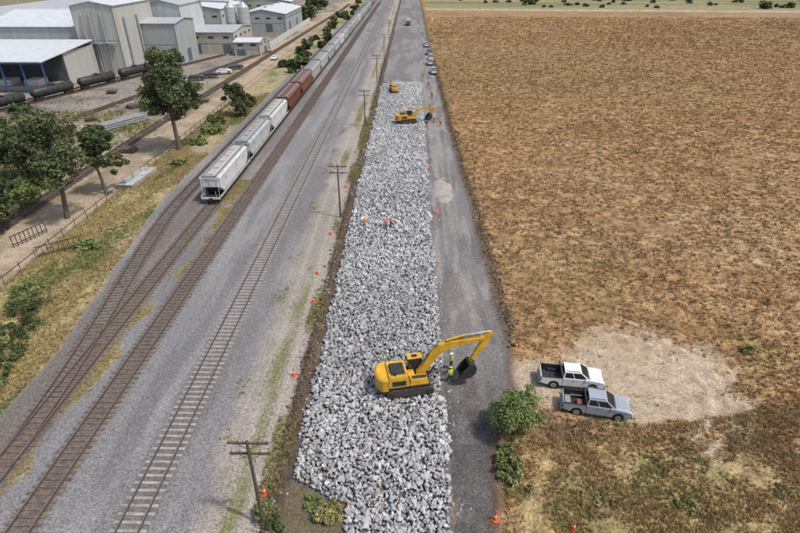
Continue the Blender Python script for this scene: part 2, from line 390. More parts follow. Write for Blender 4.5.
BR=[(.46,.295,.145),(.37,.225,.105),(.55,.39,.22),(.26,.155,.075),(.28,.23,.10)]
def clearmask(X,Y):
    k=X>fieldedge(Y)+.5+rng.uniform(0,.5,len(X))
    return k&((clr(X,Y)>rng.uniform(.9,1.2,len(X)))|(rng.random(len(X))<.05))
U=rng.random(105000);Y=22+(U**1.6)*335;X=6+rng.random(105000)*(14+Y*.82)
k=clearmask(X,Y)&(fbm(X,Y,3,91)*.55+streak(X,Y)*.45>rng.uniform(.26,.6,len(X)))&((Y>31)|(rng.random(len(X))<ss(Y+(fbm(X,Y,22,11)-.5)*10,24,33)))
X=X[k];Y=Y[k]
parts=[]
Yj=Y+rng.normal(0,8,len(Y))
for a,b,s in((-50,60,.42),(60,100,.52),(100,160,.62),(160,240,.75),(240,500,.95)):
    q=(Yj>=a)&(Yj<b);parts.append(tufts(X[q],Y[q],s,.72 if a<60 else .6,BR,[4,3,2,1.4,.5],a>=60,blend=.45,lo=.7,hi=1.25))
build('dry_field_scrub',parts)
GY=[(.46,.39,.18),(.38,.30,.14),(.19,.215,.075),(.13,.165,.058)]
X,Y=rnd(30000,5.5,36,18,36);k=(X>fieldedge(Y)+.3)&(clr(X,Y)>1.05)&(fbm(X,Y,2.5,93)>rng.uniform(.25,.6,len(X)))&(rng.random(len(X))>ss(Y+(fbm(X,Y,22,11)-.5)*10,25,35));X=X[k];Y=Y[k]
g=(fbm(X,Y,5,12)>.57)&(fbm(X,Y,9,212)>.47)
a=tufts(X[g],Y[g],.3,1.0,GY,[2,2,2.2,.8],blend=.3);b=tufts(X[~g],Y[~g],.32,1.0,GY+BR[:4],[3,2.4,.35,.08,3,2,3,.5],blend=.4)
build('roadside_grass',[a,b])
X,Y=rnd(60000,-47.5,-33.5,18,150);gl=np.interp(Y,[0,40,75,500],[-33.8,-34.3,-38.9,-38.9]);k=(X<gl)&(fbm(X*1.3,Y*.5,4,94)>rng.uniform(.3,.6,len(X)));X=X[k];Y=Y[k]
g=fbm(X*1.6,Y*.45,6,61)>.53
a=tufts(X[g],Y[g],.40,1.0,GY,[2,1,4,2.4],blend=.2);b=tufts(X[~g],Y[~g],.40,1.0,GY+BR[:2],[4,3.5,.6,.2,1.5,1.5],blend=.2)
X,Y=rnd(14000,-29.4,-27.3,18,85);k=fbm(X+(fbm(X,Y,2.5,3)-.5),Y*.6,7,52)>rng.uniform(.46,.56,len(X));c=tufts(X[k],Y[k],.24,1.0,GY+BR[:2],[3,3,1.3,.3,1.5,1])
X,Y=rnd(9000,-13.2,-11.6,18,140);k=fbm(X,Y*.3,5,41)>rng.uniform(.46,.6,len(X));d=tufts(X[k],Y[k],.2,.9,GY,[1.5,1.5,2.5,.7])
X,Y=rnd(9000,-11,-9.2,18,140);k=fbm(X,Y*.4,4,42)>rng.uniform(.46,.62,len(X));e=tufts(X[k],Y[k],.28,1.1,GY,[3,3,2,1])
X,Y=rnd(2500,-15.6,-14,18,120);k=fbm(X,Y,3,43)>rng.uniform(.5,.65,len(X));f=tufts(X[k],Y[k],.25,1,GY,[3,2,1,.5])
build('trackside_grass',[a,b,c,d,e,f])
X,Y=rnd(12000,-125,-58,55,130);k=fbm(X,Y,10,71)>rng.uniform(.4,.6,len(X));build('yard_weeds',[tufts(X[k],Y[k],.8,.9,GY,[2,1,3,2])])

# ------------------------------------------------------------ trees
M_BARK=mat('bark',(.13,.10,.075),.9,.3,6,bump=.5)
def leafcloud(cent,rad,nper,size,col,dark=.7):
    n=len(cent);P=[];CC=[]
    for i in range(n):
        m=int(nper*rng.uniform(.6,1.3));d=rng.normal(size=(m,3));d/=np.linalg.norm(d,axis=1)[:,None]
        r=rng.random(m)**.5*1.1;p=cent[i]+d*r[:,None]*rad[i]*np.array([1,1,.75])
        b=rng.uniform(dark,1.3);cc=np.array(col)*b*rng.uniform(.7,1.3,m)[:,None]
        cc[:,0]*=rng.uniform(.85,1.25,m);P.append(p);CC.append(cc)
    P=np.concatenate(P);CC=np.concatenate(CC);m=len(P)
    q=np.array([[-.5,-.28,0],[.5,-.28,0],[.5,.28,0.12],[-.5,.28,0.12]]);f=np.array([[0,1,2,3]])
    s=size*rng.uniform(.6,1.4,m)
    return scatter_arrays([(q,f)],P,randrot(m),np.stack([s,s,s],-1),CC)
def tree(name,loc,H,W,seed,col,ncl=46,nper=150,leaf=.34,low=.28,multi=1):
    r=np.random.default_rng(seed);mb=MB();cent=[];rad=[]
    z0=H*low
    lobes=[(np.array([r.uniform(-.25,.25)*W,r.uniform(-.25,.25)*W,r.uniform(z0+.12*H,H*.84)]),r.uniform(.18,.30)*W) for _ in range(8)]
    lobes.append((np.array([0,0,H*.84]),W*.2))
    for i in range(ncl):
        c,R=lobes[i%len(lobes)];d=r.normal(size=3);d/=np.linalg.norm(d);p=c+d*R*r.uniform(.3,1.15)*np.array([1,1,.85])
        p[2]=min(max(p[2],z0),H*.96);cent.append(p);rad.append(W*r.uniform(.055,.12))
    cent=np.array(cent)
    for t in range(multi):
        ba=Vector((r.uniform(-.3,.3)*(multi>1),r.uniform(-.3,.3)*(multi>1),-.2));tr=H*.018+.05
        k1=ba+Vector((r.uniform(-.05,.05)*W,r.uniform(-.05,.05)*W,H*.3));k2=k1+Vector((r.uniform(-.06,.06)*W,r.uniform(-.06,.06)*W,H*.25));k3=k2+Vector((0,0,H*.2))
        mb.tube([ba,ba+Vector((0,0,.5)),k1,k2,k3],[tr*1.5,tr*1.1,tr*.85,tr*.5,tr*.2],9,M_BARK)
        for i in range(t,len(cent),multi*3):
            p=Vector(cent[i]);s=(k1 if p.z<H*.55 else k2);mid=(s+p)/2+Vector((0,0,-.04*H));mb.tube([s,mid,p],[tr*.33,tr*.2,.03],5,M_BARK)
    v,f,c=leafcloud(cent,rad,nper,leaf,col)
    group(name,{'trunk':mb.mesh('trunk',True),'crown':npmesh('crown',v,f,c,M_VEG)},loc)
GR=(.115,.145,.068)
tree('shade_tree',(-50,69.5,0),15.5,10.5,3,GR,105,150,.30,.2)
tree('shade_tree',(-48.8,78.5,0),11,7.0,4,(.10,.14,.06),70,140,.28,.2)
tree('shade_tree',(-45.3,100.5,0),19.5,13,5,GR,130,160,.36,.16)
tree('shade_tree',(-40.5,126,0),8,7.5,6,(.11,.13,.06),50,110,.36,.12)
tree('mesquite_tree',(8.0,30.2,0),4.2,5.2,7,(.19,.25,.085),90,120,.13,.22,3)
tree('shade_tree',(-66,86,0),9,9,8,(.09,.12,.05),60,120,.36,.1)
tree('shade_tree',(-57.5,66,0),7,6,18,(.10,.13,.055),50,120,.32,.1)
def bush(name,loc,W,H,seed,col,n=16,nper=110,leaf=.2):
    r=np.random.default_rng(seed);cent=np.stack([r.uniform(-.45,.45,n)*W,r.uniform(-.45,.45,n)*W,r.uniform(.05,.75,n)*H],-1)
    mb=MB()
    for i in range(0,n,2):mb.tube([(0,0,-.1),Vector(cent[i])*.5,Vector(cent[i])],[.05,.035,.015],5,M_BARK)
    v,f,c=leafcloud(cent,W*r.uniform(.08,.2,n),nper,leaf,col)
    group(name,{'stems':mb.mesh('stems'),'foliage':npmesh('foliage',v,f,c,M_VEG)},loc)
DG=(.095,.12,.05);LG=(.19,.235,.085);OL=(.27,.26,.11)
for i,(x,y,W,H,c) in enumerate([(-39.8,42,3.8,1.8,DG),(-41.5,46,4.5,2.2,DG),(-38.4,38,3.2,1.4,DG),(-43,50,3.5,1.8,LG),(-36.8,34,2.6,1.2,LG),(-42,60,3,1.4,LG),(-40.5,39,3,1.5,LG),(-37.6,36,2.4,1.1,DG),
    (-9.9,22.6,1.5,1.1,LG),(-9.2,21.9,1.2,.9,DG),(-5.6,22.5,1.9,1.0,OL),(-6.8,23.4,1.3,.7,LG),(7.1,26.4,1.7,1.2,LG),(7.6,25.2,1.6,.9,OL),(7.2,28.0,1.6,1.0,LG),
    (-62,80,6,3.4,DG),(-67,96,7,4,DG),(-60,75,5,2.5,LG),(-72,105,8,4.5,DG),(-84,116,9,5,DG),(-76,88,8,4.5,LG),(-66,108,5,3,DG),(-80,100,8,4,LG),(-95,112,8,4,DG),(-90,100,8,4,LG),(-104,120,7,4,DG),
    (32,40.5,1.4,.8,OL),(-43,112,4,2.2,LG),(-44,118,4.5,2.4,DG),(-41.5,135,4,2.4,DG),(13.5,24.3,1.4,.5,OL),(19,23.9,1.5,.5,OL),(26,25.0,1.3,.45,OL),
    (-92,124,6,4,DG),(-42,92,2.5,1.4,LG),(-43,104,3,1.8,LG)]):
    bush('bush',(x,y,0),W,H,100+i,c,leaf=.17 if y<60 else .36)
def mass(name,pts,col):
    cent=[];rad=[]
    for x,y,w,h in pts:
        for k in range(9):cent.append([x+rng.uniform(-.4,.4)*w,y+rng.uniform(-.4,.4)*w,rng.uniform(.15,.8)*h]);rad.append(w*.24)
    v,f,c=leafcloud(np.array(cent),np.array(rad),60,1.2,col);obj(name,npmesh(name,v,f,c,M_VEG))
pts=[(rng.uniform(-150,-60),rng.uniform(330,480),rng.uniform(6,11),rng.uniform(5,9)) for _ in range(34)]
pts+=[(rng.uniform(-44,-37),rng.uniform(170,480),rng.uniform(2,5),rng.uniform(1.5,4)) for _ in range(26)]
pts+=[(rng.uniform(-60,600),rng.uniform(620,1500),rng.uniform(8,18),rng.uniform(5,10)) for _ in range(60)]
pts+=[(rng.uniform(-800,-100),rng.uniform(560,1500),rng.uniform(8,18),rng.uniform(5,10)) for _ in range(60)]
mass('distant_trees',pts,(.10,.125,.06))
pts=[(92,455,8,4),(250,420,9,5),(268,428,7,4)]+[(rng.uniform(20,330),rng.uniform(425,500),rng.uniform(1.5,4),rng.uniform(.8,2)) for _ in range(45)];mass('field_edge_bushes',pts,(.13,.14,.065))

# ------------------------------------------------------------ tracks
M_RAIL=mat('rail_steel',(.11,.075,.055),.5,.2,4,metal=.3,spec=.5);M_RTOP=mat('rail_head',(.30,.27,.25),.4,.1,4,metal=.5)
M_CONC=mat('concrete_sleeper',(.34,.315,.28),.85,.3,3,bump=.2);M_WOOD=mat('timber_sleeper',(.16,.12,.095),.9,.4,3,bump=.3)
def track(name,y0,y1,xf,sm,sp=.62,jit=.0,step=6,zo=.04):
    ysm=np.arange(y0,y1+.01,step);sl=MB();ra=MB()
    for y in np.arange(y0,y1,sp):
        y=y+random.uniform(-1,1)*jit*.4
        x=xf(y);d=(xf(y+1)-x);L=1.25+random.uniform(-jit,jit);c=1/math.hypot(1,d);s=d*c
        w=.125;vs=[]
        h=zo+.09-random.random()*.04
        for z,ww in((-.05,w),(h,w*.85)):
            for a,b in((-L,-ww),(L,-ww),(L,ww),(-L,ww)):vs.append((x+a*c+b*s,y-a*s+b*c,z))
        sl.add(vs,[(4,5,6,7),(0,1,5,4),(1,2,6,5),(2,3,7,6),(3,0,4,7)],sm)
    z=zo+.09
    for sg in(-.755,.755):
        prof=[(-.07,0),(.07,0),(.07,.02),(.015,.04),(.015,.12),(.036,.13),(.036,.165),(-.036,.165),(-.036,.13),(-.015,.12),(-.015,.04),(-.07,.02)]
        vs=[];n=len(prof)
        for y in ysm:
            x=xf(y)+sg
            for a,b in prof:vs.append((x+a,y,z+b))
        fs=[];ft=[]
        for i in range(len(ysm)-1):
            for k in range(n):
                q=(i*n+k,i*n+(k+1)%n,(i+1)*n+(k+1)%n,(i+1)*n+k);(ft if k==6 else fs).append(q)
        ra.add(vs,fs,M_RAIL);ra.add(vs,ft,M_RTOP)
    group(name,{'sleepers':sl.mesh('sleepers'),'rails':ra.mesh('rails')})
track('railway_track',12,480,lambda y:-18.8,M_CONC)
track('railway_track',12,480,lambda y:-26.0,M_WOOD,.6,.08)
track('railway_track',12,480,lambda y:-30.5,M_WOOD,.6,.08)
def xD(y):
    t=min(max((y-24)/54,0),1);return -30.5-5.6*(t*t*(3-2*t))
track('railway_siding',26,470,xD,M_WOOD,.6,.08,3)
def xE(y):return -57.5+ (0 if y<110 else min((y-110)*.03,9))
track('railway_siding',40,460,xE,M_WOOD,.62,.08,4)
def xT(y):return -101+(y-130)*.33+((y-130)**2)*.0002
track('railway_siding',95,215,xT,M_WOOD,.62,.08,3)
def xS(y):return -82+(y-110)*.22
track('railway_siding',108,225,xS,M_WOOD,.62,.08,3)

# ------------------------------------------------------------ rolling stock
M_BLK=mat('underframe_black',(.03,.028,.027),.7,.3,3);M_WHEEL=mat('wheel_steel',(.09,.07,.06),.6,.3,3,metal=.4)
def bogie(mb,y):
    for yy in(y-.88,y+.88):
        for s in(-1,1):mb.tube([(s*.68,yy,.46+.3),(s*.82,yy,.46+.3)],.46,16,M_WHEEL)
        mb.tube([(-.8,yy,.76),(.8,yy,.76)],.08,8,M_WHEEL)
    for s in(-1,1):
        mb.px([(y-1.25,.62),(y-.8,.62),(y-.4,.5),(y+.4,.5),(y+.8,.62),(y+1.25,.62),(y+1.2,.95),(y+.5,1.08),(y-.5,1.08),(y-1.2,.95)],s*.98-.07,s*.98+.07,M_BLK)
    mb.box(-1.0,1.0,y-.22,y+.22,.6,1.0,M_BLK)
def hopper_parts(tag,col,roof,var=.12):
    mp=mat('wagon_paint_'+tag,col,.55,var,.7,stretch=(1,1,.35));mr=mat('wagon_roof_'+tag,roof,.6,.15,1)
    md=mat('wagon_grime_'+tag,tuple(c*.62 for c in col),.7,.3,1.2,stretch=(1,1,.3))
    b=MB();L=8.2;w=1.5
    b.px([(-L,2.7),(-L+1.9,1.45),(-3.1,1.45),(-2.55,1.05),(-2.1,1.45),(2.1,1.45),(2.55,1.05),(3.1,1.45),(L-1.9,1.45),(L,2.7),(L,4.15),(-L,4.15)],-w,w,mp)
    for i in range(15):
        y=-L+.12+i*(2*L-.24)/14
        zb=1.5 if abs(y)<L-1.9 else 2.75
        for s in(-1,1):b.box(*sorted((s*w,s*(w+.09))),y-.06,y+.06,zb,4.0,mp)
    for s in(-1,1):
        b.box(*sorted((s*w,s*(w+.012))),-L+2,L-2,1.46,1.85,md)
        b.box(*sorted((s*w,s*(w+.1))),-L,L,4.0,4.18,mp)
        b.box(*sorted((s*(w-.1),s*(w+.08))),-L-.8,L+.8,1.25,1.44,md)
    for s in(-1,1):
        b.box(*sorted((s*w,s*(w+.02))),-5.55,-4.75,3.0,3.5,md);b.box(*sorted((s*w,s*(w+.02))),4.85,5.6,3.1,3.45,md)
    for s in(-1,1):
        for x in(-1.0,0,1.0):b.box(x-.05,x+.05,*sorted((s*L,s*(L+.08))),2.75,4.0,mp)
        b.box(-1.5,1.5,*sorted((s*(L+.0),s*(L+.1))),4.0,4.2,mp)
    r=MB();r.py([(-w,4.15),(-w*.9,4.32),(-w*.5,4.45),(0,4.5),(w*.5,4.45),(w*.9,4.32),(w,4.15)],-L,L,mr)
    M_GRT=mat('roof_walkway',(.24,.23,.22),.7,.2,4)
    hd=MB()
    for s in(-1,1):hd.box(*sorted((s*.75,s*1.15)),-L-.1,L+.1,4.52,4.57,M_GRT)
    for s in(-1,1):hd.box(-1.1,1.1,*sorted((s*(L-.35),s*(L+.1))),4.46,4.51,M_GRT)
    mh=mat('hatch_'+tag,tuple(min(1,c*.92) for c in roof),.5,.1,2)
    for i in range(5):
        y=-6.3+i*3.15;hd.box(-.42,.42,y-1.35,y+1.35,4.5,4.64,mh)
        for q in(-1,0,1):hd.box(-.48,.48,y+q*1.1-.04,y+q*1.1+.04,4.64,4.69,M_GRT)
    u=MB();u.box(-.25,.25,-L-1.0,L+1.0,.95,1.24,M_BLK);bogie(u,-6.5);bogie(u,6.5)
    for y in(-4.2,0,4.2):u.frust((-.5,.5,y-.5,y+.5,.55),(-1.3,1.3,y-1.5,y+1.5,1.44),M_BLK)
    for s in(-1,1):
        u.box(-1.45,1.45,*sorted((s*(L+.7),s*(L+.95))),1.0,1.28,mp)
        u.box(-.16,.16,*sorted((s*(L+.95),s*(L+1.35))),.85,1.1,M_BLK)
        for x in(-1.3,-.85,.85,1.3):u.tube([(x,s*(L+.75),1.2),(x,s*(L+.2),4.1)] if abs(x)>1 else [(x,s*(L+.85),1.2),(x,s*(L+.85),2.3)],.03,5,mp)
        u.box(-1.4,1.4,*sorted((s*(L-.2),s*(L+.75))),1.30,1.34,M_BLK)
        u.frust((-.9,.9,*sorted((s*(L-1.6),s*(L-1.0))),1.4),(-.9,.9,*sorted((s*(L-.6),s*(L-.1))),2.6),M_BLK)
        for k in range(8):u.box(-1.38,-.95,*sorted((s*(L+.12),s*(L+.16))),1.6+k*.33,1.63+k*.33,mp)
    return {'body':b.mesh('body'),'roof':r.mesh('roof'),'roof_hatches':hd.mesh('roof_hatches'),'underframe':u.mesh('underframe')}
HW=hopper_parts('white',(.60,.60,.57),(.54,.54,.51),.16);HG=hopper_parts('grey',(.47,.48,.47),(.42,.43,.42),.2)
HB=hopper_parts('brown',(.19,.075,.05),(.23,.11,.08),.25);HR=hopper_parts('rust',(.24,.10,.06),(.26,.14,.10),.25);HK=hopper_parts('dusty',(.42,.41,.38),(.38,.375,.36),.25)
seq=[HW,HG,HW,HB,HR,HK,HG,HK,HG,HW,HG,HK,HG,HG,HW,HK,HG,HG,HK,HG]
for i,h in enumerate(seq):group('covered_hopper_wagon',h,(-30.5,74.4+8.5+i*17.3,-.02),0,scale=(1,.925,.97))
mt=mat('tank_black',(.045,.043,.042),.45,.4,1)
tb=MB();pr=[(-7.6,.2),(-7.45,.9),(-7.0,1.38),(7.0,1.38),(7.45,.9),(7.6,.2)]
tb.tube([(0,p[0],2.55) for p in pr],[p[1] for p in pr],20,mt);tb.tube([(0,0,3.8),(0,0,4.35)],.5,12,mt);tb.box(-.8,.8,-1.2,1.2,4.0,4.06,mt)
tu=MB();tu.box(-.3,.3,-8.3,8.3,.95,1.25,M_BLK);bogie(tu,-5.6);bogie(tu,5.6)
for s in(-1,1):
    tu.box(-1.4,1.4,*sorted((s*7.7,s*8.1)),1.0,1.3,M_BLK);tu.box(-1.0,1.0,*sorted((s*5.2,s*5.7)),1.2,2.0,M_BLK)
TP={'tank':tb.mesh('tank',True),'underframe':tu.mesh('underframe')}
for i in range(4):
    y=131+i*14;group('tank_wagon',TP,(xT(y),y,-.02),-math.atan(.335),scale=.83)

# ------------------------------------------------------------ excavator
M_YEL=mat('excavator_yellow',(.66,.37,.035),.45,.18,1.2,spec=.4);M_GLS=mat('dark_glass',(.02,.025,.03),.08,.1,1,spec=.8)
M_RUB=mat('tyre_rubber',(.025,.024,.023),.85,.2,5);M_TRK=mat('crawler_steel',(.09,.075,.062),.7,.35,3,metal=.3);M_CHR=mat('hydraulic_rod',(.5,.5,.5),.25,.05,1,metal=.9)
M_DKP=mat('machine_dark_panel',(.045,.043,.04),.6,.2,2)
def excavator_parts(yel,low=False):
    u=MB()
    for s in(-1,1):
        y0,y1=sorted((s*1.0,s*1.65))
        prof=[((1.95 if math.cos(a)>0 else -1.95)+.5*math.cos(a),.5+.5*math.sin(a)) for a in [math.radians(t) for t in(-89,-60,-30,0,30,60,89,91,120,150,180,210,240,269)]]
        u.py(prof,y0,y1,M_TRK)
        for i in range(20):
            x=-2.0+i*4/19
            u.box(x-.03,x+.03,y0-.02,y1+.02,1.0,1.05,M_TRK);u.box(x-.03,x+.03,y0-.02,y1+.02,-.04,.0,M_TRK)
        for x in(-1.95,1.95):u.tube([(x,s*1.60,.5),(x,s*1.72,.5)],.36,14,M_DKP)
        for x in(-1.2,-.6,0,.6,1.2):u.tube([(x,s*1.6,.25),(x,s*1.7,.25)],.16,10,M_DKP)
    u.box(-1.2,1.2,-1.0,1.0,.45,.85,M_DKP);u.tube([(0,0,.8),(0,0,1.12)],.75,20,M_DKP)
    h=MB()
    h.box(-2.6,2.1,-1.45,1.45,1.12,1.38,M_DKP)
    cw=[(-2.3,-1.5)]+[(-2.75-.75*math.cos(math.radians(t)),1.5*math.sin(math.radians(t))) for t in range(-80,81,20)]+[(-2.3,1.5)]
    nn=len(cw);vs=[(x,y,1.05) for x,y in cw]+[(x,y,1.15+1.2) for x,y in cw]+[(-2.3+(x+2.3)*.85,y*.94,2.5) for x,y in cw]
    fs=[list(range(nn-1,-1,-1)),[2*nn+i for i in range(nn)]]+[(k*nn+i,k*nn+(i+1)%nn,(k+1)*nn+(i+1)%nn,(k+1)*nn+i) for k in(0,1) for i in range(nn)]
    h.add(vs,fs,yel)
    h.frust((-2.28,-.1,-1.45,1.45,1.39),(-2.2,-.25,-1.35,1.35,2.55),yel)
    h.box(-1.9,-.5,-.8,.8,2.552,2.72,M_DKP);h.tube([(-1.5,-.95,2.5),(-1.5,-.95,3.0)],.09,8,M_DKP)
    for k in range(5):h.box(-2.1+k*.12,-2.04+k*.12,-.6,.6,2.553,2.58,M_DKP)
    h.frust((-.08,1.9,-1.45,-.55,1.39),(0,1.75,-1.4,-.58,2.05),yel)
    h.box(-.08,.6,-.5,.42,1.39,1.9,yel);h.box(.2,1.7,-1.2,-.75,2.052,2.08,M_DKP)
    for s in(-1,1):
        h.box(-1.9,-.5,*sorted((s*1.40,s*1.463)),1.55,2.15,M_DKP)
    for a,b in(((-.0,-1.4),(1.75,-1.4)),((-2.1,-1.3),(-.3,-1.3)),((-2.1,1.3),(-.3,1.3))):
        z0=2.05 if a[0]>-1 else 2.5
        h.tube([(a[0],a[1],z0),(a[0],a[1],z0+.45),(b[0],b[1],z0+.45),(b[0],b[1],z0)],.022,5,M_DKP)
    c=MB();b=(.05,1.95,.5,1.45,1.39);t=(.1,1.55,.58,1.38,3.15);c.frust(b,t,M_DKP);c.box(.05,1.6,.53,1.43,3.15,3.22,yel);c.box(.5,1.1,.75,1.2,3.221,3.24,M_GLS)
    lo=lambda q:[(q[0],q[2],q[4]),(q[1],q[2],q[4]),(q[1],q[3],q[4]),(q[0],q[3],q[4])]
    B=lo(b);T=lo(t);ce=(1,1,2.2)
    c.panel([B[0],B[1],T[1],T[0]],.08,.92,.3,.93,.01,M_GLS,ce);c.panel([B[1],B[2],T[2],T[1]],.08,.92,.1,.95,.01,M_GLS,ce)
    c.panel([B[2],B[3],T[3],T[2]],.08,.55,.3,.93,.01,M_GLS,ce);c.panel([B[2],B[3],T[3],T[2]],.6,.93,.3,.93,.01,M_GLS,ce);c.panel([B[3],B[0],T[0],T[3]],.1,.9,.4,.93,.01,M_GLS,ce)
    m=MB();k=MB()
    ck=.55 if low else 1.0
    def Z(z):return 1.5+(z-1.5)*ck if z>1.5 else z
    bm=[(1.0,1.55),(1.5,1.45),(2.6,3.2),(3.5,4.25),(4.6,4.75),(7.9,5.15),(7.95,5.5),(4.3,5.45),(3.1,5.15),(2.2,4.2),(1.4,2.7),(.8,1.8)]
    m.py([(x,Z(z)) for x,z in bm],-.26,.26,yel)
    m.py([(x,Z(z)) for x,z in [(8.5,6.1),(8.8,5.85),(8.35,4.6),(6.75,2.35),(6.5,2.55),(7.55,4.7),(7.7,5.4)]],-.2,.2,yel)
    for s in(-1,1):
        m.tube([(1.9,s*.42,1.5),(2.7,s*.42,Z(2.8))],.11,8,M_DKP);m.tube([(2.7,s*.42,Z(2.8)),(3.3,s*.42,Z(3.8))],.06,8,M_CHR)
    m.tube([(3.9,0,Z(5.5)),(5.9,0,Z(5.95))],.12,8,yel);m.tube([(5.9,0,Z(5.95)),(8.5,0,Z(6.05))],.06,8,M_CHR)
    m.tube([(8.55,0,Z(5.6)),(8.1,0,Z(4.2))],.10,8,yel);m.tube([(8.1,0,Z(4.2)),(7.35,0,Z(3.0))],.05,8,M_CHR)
    m.tube([(.2,-.0,2.3),(1.6,-.05,Z(3.3)),(2.4,0,Z(4.5))],.04,6,M_DKP)
    for q in(-.12,.12):m.tube([(2.6,q,Z(4.85)),(4.4,q,Z(5.55)),(7.6,q,Z(5.6))],.035,5,M_DKP)
    dz=0 if not low else -.25
    out=[(6.45,2.5),(6.95,2.35),(7.25,1.8),(7.15,1.15),(6.7,.65),(6.0,.5),(5.3,.7)]
    inn=[(5.35,.8),(6.0,.62),(6.6,.77),(7.0,1.2),(7.08,1.75),(6.85,2.2),(6.3,2.35)]
    k.py([(x,z+dz) for x,z in out+inn],-.65,.65,M_DKP)
    for s in(-1,1):k.py([(x,z+dz) for x,z in [(6.4,2.42),(6.93,2.3),(7.2,1.8),(7.1,1.18),(6.68,.7),(6.0,.55),(5.3,.75),(5.7,1.6)]],*sorted((s*.651,s*.70)),M_DKP)
    for y in(-.55,-.27,0,.27,.55):k.frust((5.05,5.35,y-.05,y+.05,.7+dz),(5.0,5.4,y-.06,y+.06,.82+dz),M_TRK)
    k.tube([(6.6,-.25,2.9+dz),(7.1,-.25,2.45+dz)],.05,6,M_DKP)
    return {'crawler_tracks':u.mesh('crawler_tracks'),'house':h.mesh('house'),'cab':c.mesh('cab'),'boom_and_stick':m.mesh('boom'),'bucket':k.mesh('bucket')}
EX=excavator_parts(M_YEL);bv={'house':.04,'boom_and_stick':.03,'cab':.03}
group('crawler_excavator',EX,(-.35,35.0,.42),math.radians(12),bv,.83)
M_YEL2=mat('excavator_amber',(.62,.33,.04),.45,.15,1.2)
EX2=excavator_parts(M_YEL2,True)
group('crawler_excavator',EX2,(-1.1,119.8,.42),math.radians(18),bv,.80)
group('crawler_excavator',EX2,(-5.0,150.5,.42),math.radians(102),bv,.62)

# ------------------------------------------------------------ pickups / cars
M_PLA=mat('black_plastic',(.03,.03,.03),.6,.1,3);M_LMP=mat('lamp_lens',(.55,.55,.55),.15,.05,3,spec=.8);M_RED=mat('tail_lamp',(.35,.02,.02),.3,.05,3)
M_ALU=mat('wheel_alloy',(.4,.4,.41),.4,.1,3,metal=.6);M_BED=mat('bed_liner',(.045,.045,.045),.8,.3,5)
def arch(xc,r,z0,n=7):
    p=[(xc+r*math.cos(math.pi*k/n),z0+r*math.sin(math.pi*k/n)) for k in range(n+1)]
    return p[::-1]
def wheels(mb,xs_,y=.86,r=.38):
    for x in xs_:
        for s in(-1,1):
            mb.tube([(x,s*(y-.24),r),(x,s*(y-.22),r),(x,s*y,r),(x,s*(y+.02),r)],[r*.9,r,r,r*.9],20,M_RUB)
            mb.tube([(x,s*(y+.01),r),(x,s*(y+.03),r)],r*.6,14,M_ALU);mb.tube([(x,s*(y+.02),r),(x,s*(y+.045),r)],r*.16,8,M_PLA)
